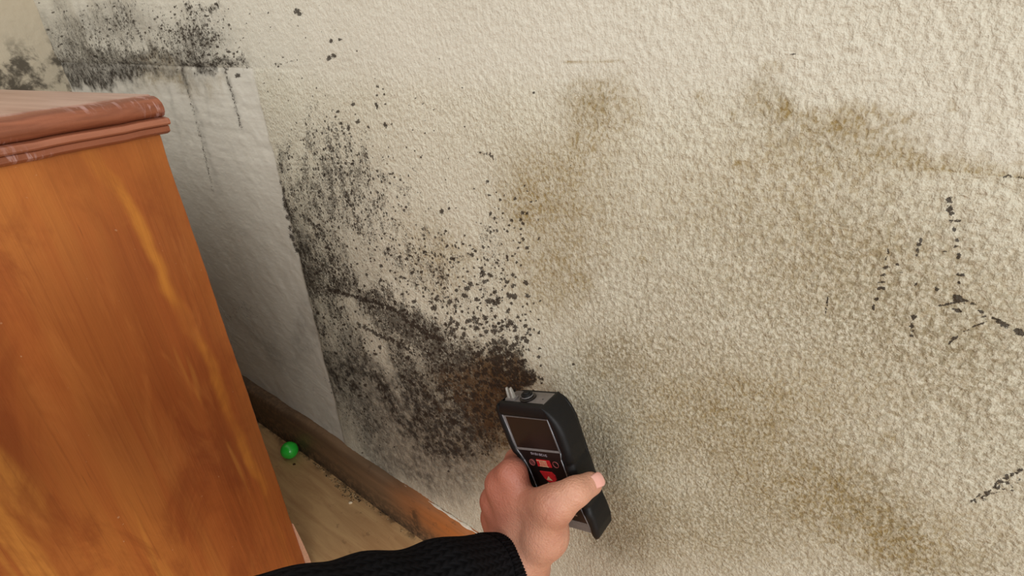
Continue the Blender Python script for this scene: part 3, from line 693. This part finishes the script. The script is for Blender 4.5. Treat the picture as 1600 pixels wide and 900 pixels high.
    for i in range(4):
        j = (i+1) % 4; bm.faces.new((a[i], a[j], b[j], b[i])); bm.faces.new((a[j], a[i], c[i], c[j]))
    tag(from_bm('screen_frame', bm, bezel, root, smooth=False), 'grey bevelled screen frame')
    t = NT('dark_screen_glass'); t.base(t.mix(t.noise(t.coords(), 70), srgb(26, 12, 11), srgb(44, 20, 17)), .12, .5)
    bm = bmesh.new(); poly(bm, inner, -1.9, -1.2); tag(from_bm('screen', bm, t.m, root, smooth=False), 'dark switched-off display')
    # lettering line (too small to read in the photograph): raised pale strokes
    bm = bmesh.new(); r = random.Random(2); x = -9.6
    # row of small pale marks at the size of the printed word
    for wdt, kind in ((2.2, 'O'), (1.5, 'I'), (1.8, 'O'), (1.8, 'I'), (1.8, 'O'), (2.0, 'E'), (1.6, 'I'), (1.8, 'E')):
        y0, y1 = 14.0, 16.4
        if kind in 'OE':
            poly(bm, [(x, y0), (x, y1), (x+.5, y1), (x+.5, y0)], -.6, -.45)
            poly(bm, [(x+.5, y1-.5), (x+.5, y1), (x+wdt, y1), (x+wdt, y1-.5)], -.6, -.45); poly(bm, [(x+.5, y0), (x+.5, y0+.5), (x+wdt, y0+.5), (x+wdt, y0)], -.6, -.45)
            if kind == 'O': poly(bm, [(x+wdt-.5, y0+.5), (x+wdt-.5, y1-.5), (x+wdt, y1-.5), (x+wdt, y0+.5)], -.6, -.45)
        else: poly(bm, [(x+.4, y0), (x+.4, y1), (x+1., y1), (x+1., y0)], -.6, -.45)
        x += wdt+.75
    tag(from_bm('printed_word', bm, simple('pale_print', srgb(150, 140, 148), .5), root, smooth=False), 'small pale lettering above the buttons')
    def disc(bm, cx, cy, rx, ry, w0, w1, n=24, dome=.3):
        rg = []
        for q, w in ((1, w0), (1, w1-.15), (.9, w1), (.5, w1+dome*.6)):
            rg.append([((cx+rx*q*math.cos(a))*K, (cy+ry*q*math.sin(a))*K, w*K) for a in np.linspace(0, 2*math.pi, n+1)[:-1]])
        loft(bm, rg)
    def torus(bm, cx, cy, r, tr, w):
        rg = []
        L = []
        for i in range(24):
            a = 2*math.pi*i/24
            L.append([bm.verts.new(((cx+(r+tr*math.cos(b))*math.cos(a))*K, (cy+(r+tr*math.cos(b))*math.sin(a))*K, (w+tr*math.sin(b))*K)) for b in np.linspace(0, 2*math.pi, 7)[:-1]])
        for i in range(24):
            for j in range(6): bm.faces.new((L[i][j], L[(i+1) % 24][j], L[(i+1) % 24][(j+1) % 6], L[i][(j+1) % 6]))
    # row: round button, red rectangular button, round button
    for cx, cy, ring_m in ((-11.5, 4.8, cream), (18.3, 7.2, cream)):
        bm = bmesh.new(); disc(bm, cx, cy, 3.6, 3.6, -.6, .1)
        b_ = from_bm('button', bm, dark if cx > 0 else simple('dull_red_button', srgb(96, 52, 50), .5), root)
        bm = bmesh.new(); torus(bm, cx, cy, 3.2, .35, .25); from_bm('button_ring', bm, simple('dull_red_ring', srgb(150, 74, 72), .5), b_)
    def redbutton(pts, name, mat, lab):
        bm = bmesh.new(); poly(bm, pts, -.7, .35)
        top = [e for e in bm.edges if all(v.co.z > 0 for v in e.verts)]
        bmesh.ops.bevel(bm, geom=top, offset=.3*K, segments=2, affect='EDGES'); return tag(from_bm(name, bm, mat, root), lab)
    b1 = redbutton([(-5.6, 1.2), (-5.2, 9.4), (11.2, 10.2), (12, 2.6)], 'button', red, 'red rectangular button with pale print')
    bm = bmesh.new()
    for x0 in (-1.4, .6, 2.6, 4.6, 6.4): poly(bm, [(x0, 3.6), (x0, 9.0), (x0+.8, 9.0), (x0+.8, 3.6)], .3, .45)
    poly(bm, [(-2.6, 2.2), (-2.6, 2.9), (8.6, 3.3), (8.6, 2.6)], .3, .45); poly(bm, [(-4.6, 8.2), (-4.6, 9.0), (7.6, 9.5), (7.6, 8.8)], .3, .45)
    from_bm('print', bm, cream, b1, smooth=False)
    b2 = redbutton([(-5.8, -4.2), (-2.6, -11.8), (1.6, -15.6), (7.6, -15.6), (12.2, -11.2), (12.4, -6.4), (9.2, -3.0)], 'button', red, 'red button with pale triangle')
    bm = bmesh.new(); poly(bm, [(.2, -12.6), (3.6, -8.2), (7., -12.6)], .3, .5); from_bm('print', bm, cream, b2, smooth=False)
    b3 = redbutton([(-1, -17.2), (-.4, -24.5), (9.4, -24.5), (8.6, -16.8)], 'button', cream, 'cream lower button')
    bm = bmesh.new(); poly(bm, [(2, -22.2), (2, -20), (6, -20), (6, -22.2)], .3, .5); from_bm('print', bm, dark, b3, smooth=False)
    bm = bmesh.new(); poly(bm, [(8, -51.5), (8, -49.8), (22, -49.2), (22, -50.9)], -.6, -.4); tag(from_bm('printed_line', bm, simple('brown_print', srgb(120, 96, 78), .5), root, smooth=False), 'faint pale print near the lower end')
    # top end: round black socket, small screw hole, clear contact prongs
    def cyl(bm, cx, cz, y0, y1, r0, r1, n=28):
        loft(bm, [[((cx+r*math.cos(a))*K, y*K, (cz+r*math.sin(a))*K) for a in np.linspace(0, 2*math.pi, n+1)[:-1]] for y, r in ((y0, r0), (y1-.4, r0), (y1, r1))])
    bm = bmesh.new(); cyl(bm, -1, -13.5, 67.5, 70.4, 8.2, 7.6); k1 = tag(from_bm('socket', bm, dark, root), 'round black connector on the top end')
    bm = bmesh.new(); cyl(bm, -1, -13.5, 70.4, 74.2, 5.6, 5.0); cyl(bm, -1, -13.5, 74.2, 75.6, 3.6, 3.2); from_bm('plug', bm, rubber, k1)
    bm = bmesh.new(); cyl(bm, -1, -13.5, 71.2, 72.2, 6.1, 6.1); tag(from_bm('plug_ring', bm, bezel, k1), 'grey ring')
    bm = bmesh.new(); cyl(bm, 17, -13.5, 67.9, 68.8, .9, .7, 12); from_bm('screw', bm, dark, root)
    tp = simple('clear_worn_plastic', srgb(176, 170, 160), .2, .6); tp.node_tree.nodes['Principled BSDF'].inputs['Transmission Weight'].default_value = .45
    for cx in (-21.6, -16.6):
        bm = bmesh.new(); loft(bm, [ring(cx-1.6+i, cx+1.6-i, -13+i, -8.2-i, v, 1) for v, i in ((67.5, 0), (74.5, .2), (79.5, .7), (81., 1.2))]); tag(from_bm('contact_prong', bm, tp, root), 'clear greyish prong')
    bm = bmesh.new(); loft(bm, [ring(-25.5, -13, -15, -6.4, v, 2) for v in (68.4, 70.2)]); tag(from_bm('prong_base', bm, grey, root), 'grey raised seat of the prongs')
build_meter()

# ------------------------------------------------------------------ the hand, forearm and sleeve
def sdf_mesh(prims, lo, hi, h, k, post=None):
    lo = np.array(lo); hi = np.array(hi); n = np.ceil((hi-lo)/h).astype(int)+1
    ax = [lo[i]+h*np.arange(n[i]) for i in range(3)]
    G = np.stack(np.meshgrid(*ax, indexing='ij'), -1).astype(np.float32)
    D = None
    def rcone(p, a, b, r1, r2):
        ba = b-a; l2 = ba@ba; rr = r1-r2
        a2 = l2-rr*rr; il2 = 1/l2
        pa = p-a; y = pa@ba; z = y-l2
        xx = pa*l2-y[..., None]*ba; x2 = (xx*xx).sum(-1)
        y2 = y*y*l2; z2 = z*z*l2
        kk = np.sign(rr)*rr*rr*x2
        d1 = np.sqrt(x2+z2)*il2-r2; d2 = np.sqrt(x2+y2)*il2-r1
        d3 = (np.sqrt(x2*a2*il2)+y*rr)*il2-r1
        c1 = np.sign(z)*a2*z2 > kk; c2 = np.sign(y)*a2*y2 < kk
        return np.where(c1, d1, np.where(c2, d2, d3))
    for grp in prims:
        Dg = None
        for a, b, r1, r2, kk in grp:
            a = np.array(a, np.float32); b = np.array(b, np.float32)
            d = rcone(G, a, b, np.float32(r1), np.float32(r2))
            if Dg is None: Dg = d
            else:
                hh = np.clip(.5+.5*(Dg-d)/kk, 0, 1); Dg = Dg*(1-hh)+d*hh-kk*hh*(1-hh)
        if D is None: D = Dg
        else:
            hh = np.clip(.5+.5*(D-Dg)/k, 0, 1); D = D*(1-hh)+Dg*hh-k*hh*(1-hh)
    if post is not None: D = post(G, D)
    # surface nets
    S = D < 0
    c = [S[i:n[0]-1+i, j:n[1]-1+j, m_:n[2]-1+m_] for i in (0, 1) for j in (0, 1) for m_ in (0, 1)]
    cnt = sum(q.astype(int) for q in c); act = (cnt > 0) & (cnt < 8)
    ids = -np.ones(act.shape, int); cells = np.argwhere(act); ids[act] = np.arange(len(cells))
    acc = np.zeros((len(cells), 3)); num = np.zeros(len(cells))
    cor = [(i, j, m_) for i in (0, 1) for j in (0, 1) for m_ in (0, 1)]
    val = {q: D[cells[:, 0]+q[0], cells[:, 1]+q[1], cells[:, 2]+q[2]] for q in cor}
    for a in cor:
        for ax_ in range(3):
            if a[ax_]: continue
            b = list(a); b[ax_] = 1; b = tuple(b)
            va, vb = val[a], val[b]; cr = (va < 0) != (vb < 0)
            tt = np.where(cr, va/np.where(cr, va-vb, 1), 0)
            pnt = np.array(a, float)+np.zeros((len(cells), 3)); pnt[:, ax_] += tt
            acc += pnt*cr[:, None]; num += cr
    V = lo+(cells+acc/num[:, None])*h
    F = []
    for ax_ in range(3):
        sl0 = [slice(None)]*3; sl1 = [slice(None)]*3; sl0[ax_] = slice(0, -1); sl1[ax_] = slice(1, None)
        s0, s1 = S[tuple(sl0)], S[tuple(sl1)]; E_ = np.argwhere(s0 != s1)
        o1, o2 = [q for q in range(3) if q != ax_]
        ok = (E_[:, o1] > 0) & (E_[:, o2] > 0) & (E_[:, o1] < n[o1]-1) & (E_[:, o2] < n[o2]-1); E_ = E_[ok]
        fl = s0[tuple(E_.T)]
        def cid(d1, d2):
            q = E_.copy(); q[:, o1] -= d1; q[:, o2] -= d2; return ids[tuple(q.T)]
        quad = np.stack([cid(1, 1), cid(0, 1), cid(0, 0), cid(1, 0)], 1)
        if ax_ == 1: fl = ~fl
        quad[~fl] = quad[~fl][:, ::-1]; F.append(quad)
    return V, np.concatenate(F)

def hpt(px, py, y): return at_y(px, py, y)
WR = hpt(806, 882, -.104)                     # wrist
ELB = CAM+ray(455, 1030)*(.335/FOCAL)         # elbow, low on the left of the camera
J = {
 'i': [hpt(800, 742, -.084), dev(-46, -4, -10), dev(-38, -1, -38), dev(-14, 6, -39)],
 'm': [hpt(782, 757, -.088), dev(-47, -19, -10), dev(-38, -17, -37), dev(-12, -13, -38)],
 'r': [hpt(773, 783, -.088), dev(-48, -40, -8), dev(-38, -38, -36), dev(-14, -34, -38)],
 'p': [hpt(772, 808, -.085), dev(-48, -60, -6), dev(-38, -57, -34), dev(-20, -53, -37)],
}
TH = [hpt(853, 836, -.098), hpt(867, 791, -.096), hpt(898, 769, -.0845), hpt(923, 756, -.067)]
def build_person():
    root = empty('person', tuple(ELB*0+np.array([-.25, -.45, 0.])))
    tag(root, 'left arm of a person in a black knitted sleeve gripping the moisture meter', 'person')
    inv = Vector(root.location)
    fa = (WR-ELB)/np.linalg.norm(WR-ELB)
    G = []
    # metacarpals
    wr_side = np.cross(fa, np.array([0, -1., 0])); wr_side /= np.linalg.norm(wr_side)
    pal = []
    offs = {'i': .016, 'm': .005, 'r': -.006, 'p': -.016}
    sg = 1 if (TH[0]-WR) @ wr_side > 0 else -1
    for f_, r0, r1 in (('i', .0165, .0130), ('m', .0165, .0132), ('r', .016, .0130), ('p', .0155, .0122)):
        a = WR+wr_side*sg*offs[f_]
        pal.append((a, J[f_][0], r0, r1, .010))
    pal.append((WR-fa*.07, WR, .0255, .0235, .014))
    pal.append((WR+wr_side*sg*.008-fa*.06, WR+wr_side*sg*.010, .024, .020, .014))
    pal.append((WR-wr_side*sg*.010-fa*.06, WR-wr_side*sg*.009, .023, .020, .014))
    # palm flesh in front of the metacarpals (towards the wall)
    mid = (J['m'][0]+J['r'][0])/2+np.array([0, .010, 0]); pal.append((WR+np.array([.0, .006, 0]), mid, .018, .012, .012))
    G.append(pal)
    # thumb
    G.append([(WR+(TH[0]-WR)*.1+wr_side*sg*.006, TH[0], .0215, .0185, .014), (TH[0], TH[1], .0182, .0140, .014), (TH[1], TH[2], .0140, .0122, .008), (TH[2], TH[3], .0124, .0104, .006),
              (TH[1]+[0, 0, .004], J['i'][0]*.72+WR*.28, .0118, .0135, .016)])
    for f_, s in (('i', 1.), ('m', 1.02), ('r', .97), ('p', .86)):
        q = J[f_]
        G.append([(q[0], q[1], .0118*s, .0100*s, .006), (q[1], q[2], .0096*s, .0086*s, .004), (q[2], q[3], .0084*s, .0070*s, .004)])
    pts = np.array([p for g in G for pr in g for p in pr[:2]])
    lo, hi = pts.min(0)-.03, pts.max(0)+.03
    def post(Gd, D):
        # slight natural relief: knuckle bumps and creases
        def ball(c, r, amt): 
            d = np.sqrt(((Gd-c.astype(np.float32))**2).sum(-1)); return amt*np.exp(-(d/r)**2)
        for f_ in 'imrp': D = D-ball(J[f_][0]+np.array([0, -.010, 0]), .010, .0002)
        D = D-ball(TH[2]+np.array([0, -.008, .0]), .008, .0008)
        # crease across the thumb joint
        ax = (TH[3]-TH[2]); ax /= np.linalg.norm(ax)
        for c, am, near in ((TH[2]-ax*.001, .0007, .018), (TH[2]-ax*.004, .0005, .018), (TH[2]+ax*.0025, .0004, .018)):
            s = ((Gd-c.astype(np.float32))@ax.astype(np.float32)); dd = np.sqrt(((Gd-c.astype(np.float32))**2).sum(-1))
            D = D+am*np.exp(-(s/.0008)**2)*(dd < near)
        # nail bed
        return D
    V, F = sdf_mesh(G, lo, hi, .00115, .013, post)
    me = bpy.data.meshes.new('body'); me.from_pydata((V-np.array(inv)).tolist(), [], F.tolist()); me.update()
    a = me.attributes.new('hand_tone', 'FLOAT_COLOR', 'POINT')  # redder and darker over the knuckles, paler round the thumb and its base
    def fall(c, r): return np.exp(-(((V-c)**2).sum(1))/(r*r))
    red = np.clip(.8*fall((J['m'][0]+J['r'][0])/2, .05)+fall(J['i'][0]+[0, 0, .01], .022)+.9*fall(J['m'][0], .028)+.9*fall(J['r'][0], .03)+.8*fall(J['p'][0], .03)+.5*fall(TH[3], .01), 0, 1)
    pale = np.clip(.9*fall(TH[2], .018)+.5*fall(TH[3], .014)+.8*fall(TH[0], .03)+.6*fall(WR+(TH[0]-WR)*.3, .03), 0, 1)
    a.data.foreach_set('color', np.stack([red, pale, red*0, red*0+1], 1).astype(np.float32).ravel())
    sk = skin_material()
    b = link('body', me, sk, root); tag(b, 'bare left hand and wrist')
    md = b.modifiers.new('smooth', 'SMOOTH'); md.iterations = 9; md.factor = .5
    # thumb nail: a curved plate set on the back of the tip
    ax = TH[3]-TH[2]; ax /= np.linalg.norm(ax)
    out = CAM-TH[3]; out -= ax*(out@ax); out /= np.linalg.norm(out)
    sidev = np.cross(ax, out)
    out = out*math.cos(.15)-sidev*math.sin(.15)*0+0*out; out /= np.linalg.norm(out)
    bm = bmesh.new(); rows = []
    for i in range(13):
        s = i/12; row = []
        for j in range(13):
            u = (j/12-.5)*2
            wd = .0066*(1-.18*(1-s))*(1 if s > .15 else .8+.2*s/.15)*(math.sqrt(max(0., 1-max(0, (s-.72)/.34)**2)))
            y = u*wd; rr = .0106
            hgt = math.sqrt(max(rr*rr-y*y, 0))-rr
            along = -.0030+s*.0125-.0012*u*u*(1-s)
            drop = -.0028*max(0, s-.55)**1.5*2.2
            c = TH[3]+ax*along+sidev*y+out*(.01035+hgt*1.0+drop)
            row.append(bm.verts.new(Vector(c)-inv))
        rows.append(row)
    for r0, r1 in zip(rows, rows[1:]):
        for j in range(12): bm.faces.new((r0[j], r0[j+1], r1[j+1], r1[j]))
    t = NT('thumb_nail'); t.base(t.mix(t.noise(t.coords(), 120), srgb(226, 160, 146), srgb(240, 190, 174)), .28, .5)
    o = from_bm('thumb_nail', bm, t.m, b); so = o.modifiers.new('th', 'SOLIDIFY'); so.thickness = .0006; so.offset = 0
    o['label'] = 'pale glossy thumb nail'
    # sleeve: knitted tube from the cuff to the elbow and on to the shoulder
    kn = knit_material()
    SH = np.array([-.34, -.62, .62])
    # smooth path
    ctrl = [WR-fa*.008, WR-fa*.05, WR-fa*.12, WR-fa*.19, ELB+np.array([0, 0, .004]), ELB+(SH-ELB)*.3, ELB+(SH-ELB)*.65, SH]
    ctrl = np.array(ctrl); rad0 = [.0310, .0372, .0462, .0500, .0500, .0500, .0530, .0560]
    def cr(i, t_):
        p = [ctrl[max(0, min(len(ctrl)-1, i+k))] for k in (-1, 0, 1, 2)]
        return .5*((2*p[1])+(-p[0]+p[2])*t_+(2*p[0]-5*p[1]+4*p[2]-p[3])*t_**2+(-p[0]+3*p[1]-3*p[2]+p[3])*t_**3)
    path = []; rr = []
    for i in range(len(ctrl)-1):
        m_ = 80 if i == 0 else 40
        for k in range(m_): path.append(cr(i, k/m_)); s = k/m_; rr.append(rad0[i]*(1-s)+rad0[i+1]*s)
    path = np.array(path); rr = np.array(rr); tang = np.gradient(path, axis=0); tang /= np.linalg.norm(tang, axis=1)[:, None]
    nrm = np.cross(tang[0], [0, 0, 1.]); nrm /= np.linalg.norm(nrm); fr = []
    for tg in tang:
        nrm = nrm-tg*(nrm@tg); nrm /= np.linalg.norm(nrm); fr.append((nrm.copy(), np.cross(tg, nrm)))
    dist = np.concatenate([[0], np.cumsum(np.linalg.norm(np.diff(path, axis=0), axis=1))])
    NA = 288
    def tube(name, i0, i1, ribs, mat, parent, extra=0., taper_in=True, label=None):
        bm = bmesh.new(); uvl = bm.loops.layers.uv.new('UVMap'); L = []
        idx = list(range(i0, i1))
        rings = [(i, 0.) for i in idx]
        if taper_in: rings = [(i0, -.004), (i0, -.0035), (i0, -.0012)][:3] + rings
        for q, (i, dr) in enumerate(rings):
            row = []
            back = 0.
            if taper_in and q == 0: back = .012
            for j in range(NA):
                a = 2*math.pi*j/NA
                r = rr[i]+extra+dr
                if ribs: r += .00045*math.sin(a*ribs+.6*math.sin(dist[i]*60))
                fold = .0012*math.sin(dist[i]*90+2*math.sin(a))*min(1, dist[i]/.06)+.0018*math.sin(dist[i]*41+a*1.0)*min(1, max(0, dist[i]-.03)/.05)
                r += fold
                p = path[i]+tang[i]*back+(fr[i][0]*math.cos(a)*.94+fr[i][1]*math.sin(a)*1.0)*r
                row.append(bm.verts.new(Vector(p)-inv))
            L.append((row, dist[i]))
        for (a, da), (b_, db) in zip(L, L[1:]):
            for j in range(NA):
                f_ = bm.faces.new((a[j], a[(j+1) % NA], b_[(j+1) % NA], b_[j]))
                for lp, uv in zip(f_.loops, ((j/NA*.24, da), ((j+1)/NA*.24, da), ((j+1)/NA*.24, db), (j/NA*.24, db))): lp[uvl].uv = uv
        o = from_bm(name, bm, mat, parent, sharp=80)
        if label: o['label'] = label
        return o
    NA = 144
    sl = tube('sleeve', 80, len(path), 0, kn, root, 0., False, 'black knitted sleeve')
    NA = 640
    tube('cuff', 0, 82, 80, kn, sl, .0006, True, 'ribbed black cuff')
build_person()
